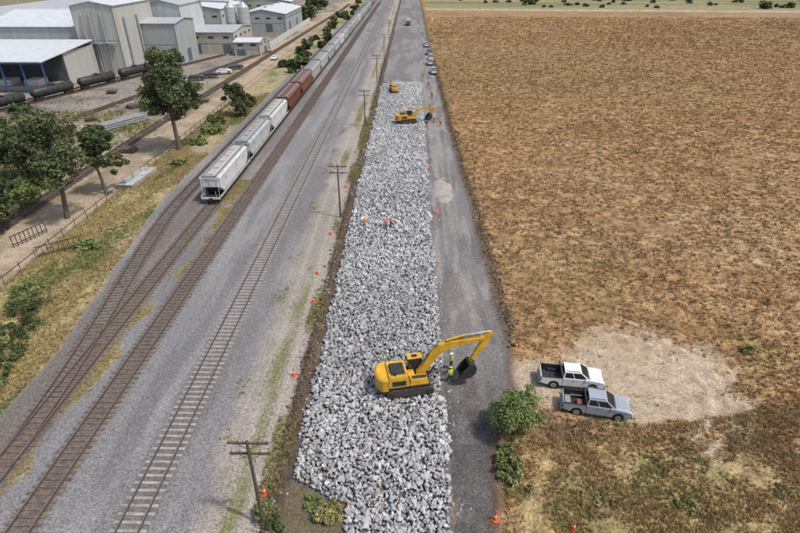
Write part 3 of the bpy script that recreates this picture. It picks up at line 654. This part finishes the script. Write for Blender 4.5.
def vehicle_parts(paint,kind='pickup'):
    b=MB();g=MB();w=MB();d=MB();W=.93
    pk=kind=='pickup'
    rx=-.90 if pk else -2.1
    rear=[(rx,.45)] if pk else [(-2.15,.42),]
    low=rear+([] if pk else arch(-1.35,.43,.40))+arch(1.66,.48,.43)+[(2.52,.43),(2.62,.60),(2.62,.98),(2.52,1.10),(2.1,1.19),(1.25,1.26)]
    if pk: low+=[(rx,1.26)]
    else: low+=[(-1.9,1.12),(-2.15,.9)]
    b.py(low,-W,W,paint)
    if pk:
        b.frust((1.3,2.42,-.62,.62,1.15),(1.3,2.25,-.55,.55,1.275),paint)
    if pk: bb=(rx+.01,1.38,-.90,.90,1.26);tt=(rx+.12,.58,-.72,.72,1.86)
    else: bb=(-1.9,1.3,-.86,.86,1.11);tt=(-1.3,.45,-.66,.66,1.5)
    b.frust(bb,tt,paint)
    lo=lambda q:[(q[0],q[2],q[4]),(q[1],q[2],q[4]),(q[1],q[3],q[4]),(q[0],q[3],q[4])]
    B=lo(bb);T=lo(tt);ce=(0,0,1.3)
    for P in([B[0],B[1],T[1],T[0]],[B[3],B[2],T[2],T[3]]):
        g.panel(P,.05,.42,.10,.86,.006,M_GLS,ce);g.panel(P,.46,.92,.10,.86,.006,M_GLS,ce)
    g.panel([B[1],B[2],T[2],T[1]],.04,.96,.06,.92,.006,M_GLS,ce);g.panel([B[3],B[0],T[0],T[3]],.08,.92,.25,.88,.006,M_GLS,ce)
    if pk:
        prof=[(-2.72,.60),]+arch(-1.62,.48,.43)+[(-.94,.45),(-.94,1.22),(-2.72,1.22)]
        for s in(-1,1):b.py(prof,*sorted((s*(W-.08),s*W)),paint)
        b.box(-2.76,-2.69,-W+.08,W-.08,.55,1.21,paint);b.box(-2.69,-.94,-W+.08,W-.08,.50,.62,M_BED)
        b.box(-.96,-.905,-W+.08,W-.08,.62,1.21,M_BED)
        for s in(-1,1):
            b.box(-2.69,-.96,*sorted((s*(W-.11),s*(W-.081))),.62,1.20,M_BED)
            b.box(-2.05,-1.2,*sorted((s*.62,s*(W-.112))),.621,.86,M_BED);d.box(-2.7,-.95,*sorted((s*(W-.12),s*(W+.005))),1.221,1.245,M_PLA)
            d.box(-2.78,-2.74,*sorted((s*.74,s*.9)),.78,1.1,M_RED)
        b.box(-2.70,-2.68,-W+.115,W-.115,.62,1.2,M_BED)
        d.box(-2.90,-2.77,-.85,.85,.48,.62,M_ALU)
        d.tube([(-1.1,-.75,1.1),(-1.1,-.72,1.86),(-1.1,.72,1.86),(-1.1,.75,1.1)],.035,6,M_PLA)
        for s in(-1,1):d.box(rx+.2,.5,*sorted((s*.60,s*.64)),1.86,1.90,M_PLA)
    hz=.06 if pk else 0
    for s in(-1,1):
        d.box(2.40,2.638,*sorted((s*.58,s*.9)),.82+hz,.98+hz,M_LMP);d.box(.95,1.15,*sorted((s*.93,s*1.08)),1.22,1.38,paint)
        d.box(.28,.292,*sorted((s*W,s*(W+.003))),.5,1.18,M_PLA);d.box(1.14,1.152,*sorted((s*W,s*(W+.003))),.95,1.18,M_PLA)
        for x in(-.1,.82):d.box(x,x+.16,*sorted((s*W,s*(W+.02))),1.0,1.03,M_PLA)
        d.box(-.65,1.1,*sorted((s*(W-.02),s*(W+.07))),.36,.44,M_PLA)
        d.box(1.12,2.2,*sorted((s*(W-.01),s*(W+.012))),.935,.955,M_PLA)
    d.box(2.55,2.648,-.52,.52,.72,.98,M_PLA);d.box(2.50,2.72,-.86,.86,.42,.60,M_PLA)
    d.box(1.28,1.40,-.8,.8,1.25 if pk else 1.19,1.275 if pk else 1.215,M_PLA)
    wheels(w,(1.66,-1.62 if pk else -1.35),.89,.41 if pk else .36)
    return {'body':b.mesh('body'),'windows':g.mesh('windows'),'wheels':w.mesh('wheels'),'trim':d.mesh('trim')}
P_WH=mat('white_paint',(.76,.76,.74),.3,.06,1,spec=.6);P_SI=mat('silver_paint',(.42,.46,.49),.3,.07,1,metal=.25,spec=.6);P_DK=mat('dark_paint',(.05,.055,.06),.3,.1,1,spec=.6)
PW=vehicle_parts(P_WH);PS=vehicle_parts(P_SI);CD=vehicle_parts(P_DK,'car');CW=vehicle_parts(P_WH,'car');CS=vehicle_parts(P_SI,'car')
bvv={'body':.05}
group('pickup_truck',PW,(14.1,36.1,.03),math.radians(-7),bvv)
e=group('pickup_truck',PS,(15.3,32.8,.03),math.radians(-11),bvv)
cg=MB();cg.box(-1.6,-1.15,-.5,.1,.63,.98,mat('red_crate',(.30,.10,.06),.6));cg.box(-2.55,-2.1,-.4,.4,.63,.9,mat('cargo_grey',(.3,.3,.28),.7));cg.tube([(-2.6,.55,.8),(-1.1,.5,1.0)],.05,6,M_ALU);obj('bed_cargo',cg.mesh('bed_cargo'),e)
for x,y,r,p in((6.9,180,92,PW),(6.4,196,88,PW),(6.9,206,94,PW),(6.0,238,91,PW),(6.6,218,90,PS)):group('pickup_truck',p,(x,y,.03),math.radians(r),bvv)
for x,y,r,p in((-63,172,20,CD),(-60.5,178,24,CW),(-66,168,16,CD),(-69,163,10,CS),(-59,186,30,CD),(-72,160,12,CD),(-50,205,90,CW)):group('parked_car',p,(x,y,.03),math.radians(r),bvv)
dt=MB();ylw=mat('truck_white',(.7,.7,.68),.5)
dt.frust((1.6,3.6,-1.2,1.2,.9),(1.7,3.4,-1.1,1.1,2.9),ylw);dt.box(3.42,3.62,-1,1,1.9,2.6,M_GLS);dt.box(-3.8,3.5,-.5,.5,.7,.89,M_BLK)
dt.frust((-3.6,1.3,-1.1,1.1,1.0),(-3.9,1.4,-1.3,1.3,2.4),mat('tipper_body',(.25,.20,.15),.7))
wh=MB();wheels(wh,(2.6,-1.8,-2.9),1.2,.52)
group('dump_truck',{'body':dt.mesh('body'),'wheels':wh.mesh('wheels')},(-2,315,.1),math.radians(90))

# ------------------------------------------------------------ people
M_SKIN=mat('skin',(.32,.18,.11),.6,.05,5);M_JEAN=mat('denim',(.05,.07,.12),.9,.15,10);M_HAIR=mat('hair',(.02,.015,.01),.7);M_BOOT=mat('boots',(.05,.035,.025),.8)
M_VO=mat('hi_vis_orange',(.85,.17,.04),.7,.05,5);M_VY=mat('hi_vis_yellow',(.62,.75,.06),.7,.05,5);M_SHI=mat('work_shirt',(.35,.38,.42),.9);M_HW=mat('helmet_white',(.8,.8,.78),.3);M_HY=mat('helmet_yellow',(.75,.5,.03),.3)
def person(name,loc,rz,pose,vest,helm):
    J=[];E=[];R=[]
    def v(p,r,par=None):
        J.append(Vector(p));R.append(r);i=len(J)-1
        if par is not None:E.append((par,i))
        return i
    lean=.0 if pose!='bend' else .55
    def up(p):
        x,y,z=p;dz=z-.95;return (x+dz*math.sin(lean)+(0),y,.95+dz*math.cos(lean))
    pel=v((0,0,.95),.14);sp=v(up((0,0,1.15)),.13,pel);ch=v(up((0,0,1.36)),.15,sp);nk=v(up((0,0,1.50)),.06,ch);hd=v(up((.015,0,1.60)),.085,nk);h2=v(up((.02,0,1.68)),.095,hd);v(up((.0,0,1.75)),.06,h2)
    v(up((.125,0,1.64)),.016,h2)
    st={'stand':(.03,-.03),'walk':(.28,-.25),'bend':(.12,-.12)}[pose]
    for s,dx in((1,st[0]),(-1,st[1])):
        hp=v((0,s*.10,.90),.105,pel);kn=v((dx*.55+.03,s*.12,.50),.068,hp);an=v((dx,s*.13,.10),.045,kn);v((dx+.17,s*.15,.045),.042,an)
        sh=v(up((0,s*.19,1.42)),.062,ch)
        if pose=='stand' and s>0: el=v(up((.12,.27,1.18)),.046,sh);wr=v(up((.33,.2,1.22)),.033,el);dirn=Vector((.9,-.1,.1))
        elif pose=='bend': q=up((.0,s*.24,1.42));el=v((q[0]+.04,s*.25,q[2]-.28),.046,sh);wr=v((q[0]+.12,s*.2,q[2]-.52),.033,el);dirn=Vector((.3,0,-.9))
        elif pose=='walk': el=v((-dx*.35,s*.25,1.13),.046,sh);wr=v((-dx*.6+.1,s*.25,.90),.033,el);dirn=Vector((.3,0,-.9))
        else: el=v((0,s*.26,1.13),.046,sh);wr=v((.05,s*.27,.88),.033,el);dirn=Vector((.15,0,-1))
        dirn.normalize();side=Vector((0,1,0)).cross(dirn).normalized()
        pm=v(J[wr]+dirn*.06,.032,wr)
        for k,l in enumerate((.07,.085,.08,.065)):
            off=side*(.03-.02*k);f1=v(J[pm]+dirn*.035+off,.010,pm);v(J[f1]+dirn*l*.8+Vector((0,-s*.015,0)),.008,f1)
        th=v(J[wr]+dirn*.04+side*.045,.011,wr);v(J[th]+dirn*.04+side*.015,.009,th)
    me=bpy.data.meshes.new('tmp');me.from_pydata([tuple(p) for p in J],E,[]);o=bpy.data.objects.new('tmp',me);COL.objects.link(o)
    sk=o.modifiers.new('s','SKIN');sub=o.modifiers.new('u','SUBSURF');sub.levels=1;sub.render_levels=1
    for i,sv in enumerate(me.skin_vertices[0].data):sv.radius=(R[i]*(1.0),R[i]*(1.25 if i in(1,2) else 1));sv.use_root=(i==0)
    bpy.context.view_layer.update();dg=bpy.context.evaluated_depsgraph_get()
    m2=bpy.data.meshes.new_from_object(o.evaluated_get(dg));bpy.data.objects.remove(o)
    m2.materials.clear()
    for m in(M_SKIN,vest,M_JEAN,M_BOOT,M_SHI,M_HAIR):m2.materials.append(m)
    for p in m2.polygons:
        c=p.center;p.use_smooth=True
        i=min(range(len(J)),key=lambda k:(J[k]-c).length-R[k])
        r=R[i]
        if i in(4,5,6,7):mi=0 if c.x>J[5].x-.03 else 5
        elif i==3:mi=0
        elif i in(1,2):mi=1
        elif i==0:mi=1 if c.z>.92 else 2
        elif r in(.105,.068):mi=2
        elif r in(.045,.042):mi=3
        elif r==.062:mi=1
        elif r==.046:mi=4
        else:mi=0
        p.material_index=mi
    hm=MB();hc=Vector(up((.01,0,1.71)))
    rr=[(0,.128),(.05,.12),(.095,.085),(.12,.02)]
    hm.tube([hc+Vector((math.sin(lean)*z,0,math.cos(lean)*z)) for z,_ in rr],[r for _,r in rr],14,helm)
    hm.tube([hc+Vector((.03,0,-.005)),hc+Vector((.03+.01*math.sin(lean),0,.008))],.155,14,helm)
    group(name,{'body':m2,'safety_helmet':hm.mesh('safety_helmet',False)},loc,rz)
person('construction_worker',(3.6,37.9,.03),math.radians(200),'stand',M_VY,M_HW)
person('construction_worker',(3.4,36.0,.03),math.radians(100),'walk',M_VY,M_HY)
person('construction_worker',(-6.5,65.5,.5),math.radians(-60),'stand',M_VO,M_HY)
person('construction_worker',(-3.5,65.9,.5),math.radians(190),'bend',M_VO,M_HW)
person('construction_worker',(-2.9,66.3,.5),math.radians(150),'stand',M_VO,M_HW)
person('construction_worker',(5.6,121.5,.03),math.radians(180),'stand',M_VO,M_HW)
person('construction_worker',(5.0,122.3,.03),math.radians(-30),'stand',M_VY,M_HW)
person('construction_worker',(6.3,118.5,.03),math.radians(120),'stand',M_VO,M_HY)
person('construction_worker',(4.4,134,.03),math.radians(80),'walk',M_VY,M_HW)
person('construction_worker',(5.3,146,.03),math.radians(260),'walk',M_VO,M_HY)
person('construction_worker',(4.8,160,.03),math.radians(90),'stand',M_VO,M_HW)

# ------------------------------------------------------------ cones, poles, fence, slab, pipes, heap
M_OR=mat('cone_orange',(.85,.13,.03),.5,.05,5);M_WB=mat('cone_band',(.8,.8,.8),.5,.05,5)
c=MB();c.box(-.22,.22,-.22,.22,0,.05,M_OR);c.tube([(0,0,.05),(0,0,.38)],[.16,.105],14,M_OR,True);c.tube([(0,0,.381),(0,0,.50)],[.108,.085],14,M_WB);c.tube([(0,0,.501),(0,0,.92)],[.082,.03],14,M_OR)
CM={'cone':c.mesh('cone')}
for x,y in((-10.8,48.4),(-11.3,54.5),(-10.7,36.6),(-10.45,24.3),(-4.4,23.1),(5.6,22.6),(10.7,22.0),(10.1,41),(3.6,72),(-11.1,65),(-10.9,82),(-10.8,100),(3.4,92)):
    group('traffic_cone',CM,(x,y,.05),random.uniform(0,1.5),scale=1.0)
M_POLE=mat('pole_wood',(.12,.09,.07),.9,.3,4);M_INS=mat('insulator',(.25,.2,.17),.3)
def pole(H):
    p=MB();p.tube([(0,0,-.3),(0,0,H)],[.14,.09],10,M_POLE);a=MB()
    for z,w in((H-.35,1.25),(H-1.25,1.25)):
        a.box(-w,w,.10,.21,z-.06,z+.06,M_POLE)
        for x in(-w+.1,-w*.5,w*.5,w-.1):a.tube([(x,.155,z+.06),(x,.155,z+.16),(x,.155,z+.24)],[.02,.05,.035],8,M_INS)
        for s in(-1,1):a.tube([(0,.14,z-.55),(s*.7,.14,z-.06)],.02,5,M_POLE)
    return {'pole':p.mesh('pole'),'crossarms':a.mesh('crossarms')}
PP=pole(8.0);PY=[22,70.5,118,165,212,260]
for y in PY:group('utility_pole',PP,(-9.95 if y<60 else -10.4,y,0),0)
wv=MB();M_WIRE=mat('wire',(.08,.08,.08),.6)
for i in range(len(PY)-1):
    for z in(7.9,7.0):
        for dx in(-1.15,-.62,.62,1.15):
            x0=-9.95 if PY[i]<60 else -10.4;pts=[]
            for k in range(9):
                t=k/8;pts.append((x0*(1-t)-10.4*t+dx,PY[i]+(PY[i+1]-PY[i])*t+.155,z-1.0*4*t*(1-t)))
            wv.tube(pts,.006,4,M_WIRE,False)
obj('overhead_wires',wv.mesh('overhead_wires'))
fc=MB();M_FP=mat('fence_post',(.18,.15,.12),.9)
for i in range(34):
    y=42+i*3;fc.tube([(-46.8,y,-.1),(-46.8,y,1.6)],.06,6,M_FP)
for z in(.4,.8,1.2,1.5):fc.tube([(-46.8,42,z),(-46.8,141,z)],.012,4,M_FP)
obj('wire_fence',fc.mesh('wire_fence'))
rb=mat('gate_steel',(.07,.06,.055),.7,.3)
gt=MB()
for i in range(9):gt.box(-2.4+i*.6-.04,-2.4+i*.6+.04,-.04,.04,0,1.7,rb)
gt.box(-2.5,2.5,-.05,.05,.4,.5,rb);gt.box(-2.5,2.5,-.05,.05,1.55,1.65,rb);gm={'frame':gt.mesh('frame')}
group('steel_gate',gm,(-45.0,59,0),math.radians(40));group('steel_gate',gm,(-51,62.5,0),math.radians(70))
sb=MB();sb.box(-1.3,1.3,-4.2,4.2,-.1,.6,mat('concrete_slab',(.36,.35,.32),.9,.25,1));sb.box(-1.35,1.35,-4.3,4.3,.6,.66,mat('concrete_top',(.38,.37,.345),.9,.3,.8))
group('loading_platform',{'slab':sb.mesh('slab')},(-46.6,85,0),math.radians(-4))
pp=MB();mpz=mat('steel_pipe',(.24,.24,.235),.6,.3)
for j,(n,z) in enumerate(((9,.22),(8,.58),(6,.94))):
    for i in range(n):
        x=(i-(n-1)/2)*.46+random.uniform(-.05,.05);o=random.uniform(-.6,.6);pp.tube([(x,-5.5+o,z),(x,5.5+o,z)],.2,10,mpz)
group('pipe_stack',{'pipes':pp.mesh('pipes')},(-65.5,119,0),math.radians(-28))
for sx,sy,sr in((-62,128,.3),(-70,134,-.4),(-55,100,.1),(-54,140,.2),(-74,122,.7),(-83,150,.2)):
    st=MB()
    for L_ in range(4):
        for k in range(5):
            if random.random()<.12:continue
            o=random.uniform(-.1,.1)
            if L_%2==0:st.box(-1.25+o,1.25+o,-.9+k*.42,-.9+k*.42+.25,L_*.2,L_*.2+.19,M_WOOD)
            else:st.box(-1.1+k*.5,-1.1+k*.5+.25,-1.1+o,1.2+o,L_*.2,L_*.2+.19,M_WOOD)
    group('sleeper_stack',{'sleepers':st.mesh('sleepers')},(sx,sy,0),sr)
n=700;X=rng.uniform(-100,-52,n);Y=rng.uniform(80,165,n);k=fbm(X,Y,8,231)>.5;X=X[k];Y=Y[k];s=rng.uniform(.1,.5,len(X));g=rng.uniform(.1,.4,len(X))
V,F,C=scatter_arrays(rockbase(9,8),np.stack([X,Y,s*.15],-1),randrot(len(X)),np.stack([s,s,s*.6],-1),np.stack([g*1.1,g,g*.85],-1));obj('yard_debris',npmesh('yard_debris',V,F,C,M_ROCK))
hx,hy=np.meshgrid(np.linspace(-1,1,50),np.linspace(-1,1,90));r=np.sqrt(hx**2+hy**2);hz=np.clip(1-r+.55*(fbm(hx*1.5,hy*4,1,5,3)-.5),0,1)*.4-.02
i=np.arange(4500).reshape(90,50);F=np.stack([i[:-1,:-1],i[:-1,1:],i[1:,1:],i[1:,:-1]],-1).reshape(-1,4)
V=np.stack([hx*1.6+4.9,hy*5.8+81,hz+.01],-1).reshape(-1,3);C=np.concatenate([np.zeros((4500,3))+np.array([.38,.335,.285]),np.full((4500,1),.3)],-1);obj('gravel_heap',npmesh('gravel_heap',V,F,C,M_GROUND,True))

# ------------------------------------------------------------ factory
W_CR=corr('clad_cream',(.48,.47,.42));W_WH=corr('clad_white',(.56,.57,.55));R_WH=corr('roof_white',(.62,.63,.63),2);R_GR=corr('roof_grey',(.43,.44,.44),2);W_GR=corr('clad_grey',(.38,.39,.38));W_BE=corr('wall_beige',(.45,.42,.35))
M_DOOR=mat('roller_door',(.12,.14,.17),.6,.1,1);M_WIN=mat('window_glass',(.04,.05,.06),.15,.1,1,spec=.7);M_BLU=mat('blue_steel',(.05,.12,.26),.5,.1,1);M_DRK=mat('dock_interior',(.09,.09,.09),.9,.2,.5);M_TRM=mat('flashing',(.32,.34,.36),.5,.1,1)
def building(name,x0,x1,y0,y1,h,wall,roof,rise=1.5,nb=4,doors=True,axis='x',strip=True):
    w=MB();r=MB();o=MB()
    w.box(x0,x1,y0,y1,-.3,h,wall)
    if axis=='x':
        xm=(x0+x1)/2;w.py([(x0,h),(x1,h),(xm,h+rise)],y0+.002,y1-.002,wall)
        for a,b in((x0-.4,xm),(x1+.4,xm)):
            r.py([(a,h-.0),(b,h+rise+.05),(b,h+rise+.2),(a,h+.15)],y0-.4,y1+.4,roof)
        for k in range(3):
            yv=y0+(k+.5)*(y1-y0)/3;r.tube([(xm,yv,h+rise+.1),(xm,yv,h+rise+.9),(xm,yv,h+rise+1.1)],[.5,.5,.1],10,M_TRM)
    else:
        ym=(y0+y1)/2;w.px([(y0,h),(y1,h),(ym,h+rise)],x0+.002,x1-.002,wall)
        for a,b in((y0-.4,ym),(y1+.4,ym)):r.px([(a,h),(b,h+rise+.05),(b,h+rise+.2),(a,h+.15)],x0-.4,x1+.4,roof)
    n=max(2,int((x1-x0)/5))
    for i in range(n):
        xc=x0+(i+.5)*(x1-x0)/n
        if doors and i%2==0:o.box(xc-1.6,xc+1.6,y0-.06,y0+.05,0,min(4,h*.45),M_DOOR)
        if strip:o.box(xc-1.1,xc+1.1,y0-.05,y0+.05,h*.72,h*.72+.8,M_WIN)
    m=max(2,int((y1-y0)/6))
    for i in range(m):
        yc=y0+(i+.5)*(y1-y0)/m
        if strip:o.box(x1-.05,x1+.05,yc-1.2,yc+1.2,h*.72,h*.72+.8,M_WIN)
        if doors and i%3==1:o.box(x1-.05,x1+.06,yc-1.8,yc+1.8,0,min(4.2,h*.5),M_DOOR)
    o.box(x0-.05,x1+.05,y0-.09,y0-.04,h*.5,h*.5+.18,M_TRM)
    for x in(x0,x1):o.tube([(x,y0-.12,0),(x,y0-.12,h)],.09,6,M_TRM)
    group(name,{'walls':w.mesh('walls'),'roof':r.mesh('roof'),'openings_and_trim':o.mesh('openings_and_trim')})
building('factory_tower_building',-105,-92,179,206,19.5,W_CR,R_WH,1.2,axis='x',doors=False,strip=False)
building('factory_hall',-138,-105.2,184,222,13.0,W_WH,R_WH,3.5,axis='y',doors=False,strip=False)
building('factory_annex',-91.8,-80,194,212,13,W_GR,R_GR,1.0,axis='y',strip=False)
building('factory_annex',-99,-86,216,240,17,W_WH,R_GR,1.5,doors=False,strip=False)
building('warehouse',-85.5,-68,218,244,7.5,W_BE,R_GR,1.2,axis='y')
building('gatehouse',-67,-57.5,214,226,4.6,W_BE,R_WH,.8,axis='y')
building('warehouse',-120,-86,262,300,12,W_CR,R_WH,2.5)
building('warehouse',-84,-62,285,330,8,W_GR,R_WH,2)
building('warehouse',-190,-140,200,290,12,W_CR,R_GR,3)
building('warehouse',-175,-110,330,380,9,W_WH,R_GR,2.5)
building('warehouse',-105,-72,350,400,9,W_BE,R_WH,2.5)
si=MB();sm=mat('silo_steel',(.5,.5,.48),.4,.1,1,metal=.3)
for x in(-77,-71.5):
    si.tube([(x,248,0),(x,248,14),(x,248,16)],[2.4,2.4,.4],20,sm)
    for z in range(2,14,2):si.tube([(x,248,z),(x,248,z+.12)],2.46,20,M_TRM)
si.tube([(-77,248,16),(-95,226,18.5)],.5,8,M_TRM);obj('storage_silos',si.mesh('storage_silos'))
pk=MB()
for x in(-102,-99.5,-96):pk.tube([(x,178.4,1),(x,178.4,17),(x,178.9,18)],.28,8,M_TRM)
pk.box(-104,-93,177.2,178.8,9.0,9.15,M_TRM)
for x in(-104,-101,-98,-95,-93.1):pk.tube([(x,177.3,0),(x,177.3,10.1)],.07,5,M_TRM)
pk.tube([(-104,177.3,10.1),(-93.1,177.3,10.1)],.05,5,M_TRM)
for k in range(2):pk.tube([(-91.5,184+k*9,0),(-91.5,184+k*9,16)],.35,8,M_TRM)
obj('plant_pipework',pk.mesh('plant_pipework'))
w=MB();r=MB();cl=MB()
r.px([(149,8.0),(177,10.0),(177,10.25),(149,8.25)],-152,-99.5,R_WH)
w.box(-152,-100,176.5,177,0,9.6,W_CR);w.box(-151.9,-100.2,160,160.4,0,8.4,M_DRK);w.box(-151.9,-100.2,152,159.99,0,1.1,mat('dock_concrete',(.28,.27,.25),.9,.2,1))
w.box(-100.4,-100.1,160.5,176.4,0,8.8,W_CR)
for i in range(10):
    x=-151.5+i*5.72;cl.box(x-.18,x+.18,149.51,149.8,0,8.0,M_BLU);cl.tube([(x,149.6,7.0),(x+1.2,149.6,8.0)],.08,5,M_BLU);cl.tube([(x,149.6,7.0),(x-1.2,149.6,8.0)],.08,5,M_BLU)
cl.box(-152,-99.6,149.3,149.5,7.5,8.0,M_BLU)
group('loading_canopy',{'back_walls':w.mesh('back_walls'),'roof':r.mesh('roof'),'columns':cl.mesh('columns')})
pl=MB()
for i in range(6):
    pl.box(-149+i*8,-145+i*8,153.5,158,1.11,2.6,mat('bulk_bags',(.55,.53,.48),.9,.15,2))
obj('palletised_bags',pl.mesh('palletised_bags'))
bw=MB();bw.box(-58,-57.7,232,330,0,2.4,W_WH);obj('boundary_wall',bw.mesh('boundary_wall'))

# ------------------------------------------------------------ light, sky, camera
el=math.radians(60);az=math.radians(112)
sd=Vector((math.cos(el)*math.sin(az),math.cos(el)*math.cos(az),math.sin(el)))
sl=bpy.data.lights.new('sun','SUN');sl.energy=2.7;sl.angle=math.radians(3.0);sl.color=(1,.975,.94)
so=bpy.data.objects.new('sun',sl);COL.objects.link(so);so.rotation_euler=(-sd).to_track_quat('-Z','Y').to_euler();so.location=(50,-30,90)
w=bpy.data.worlds.new('World');scene.world=w;w.use_nodes=True;nt=w.node_tree
sk=nt.nodes.new('ShaderNodeTexSky');sk.sky_type='NISHITA';sk.sun_disc=False;sk.sun_elevation=el;sk.sun_rotation=az;sk.dust_density=3.0
bg=nt.nodes['Background'];bg.inputs['Strength'].default_value=.15;nt.links.new(sk.outputs[0],bg.inputs['Color'])
cd=bpy.data.cameras.new('camera');cd.lens=24;cd.sensor_width=36;cd.clip_end=20000;cd.clip_start=.5
co=bpy.data.objects.new('camera',cd);COL.objects.link(co);co.location=(-.38,0,33);co.rotation_euler=(math.radians(90-30.3),0,math.radians(1.11))
scene.camera=co
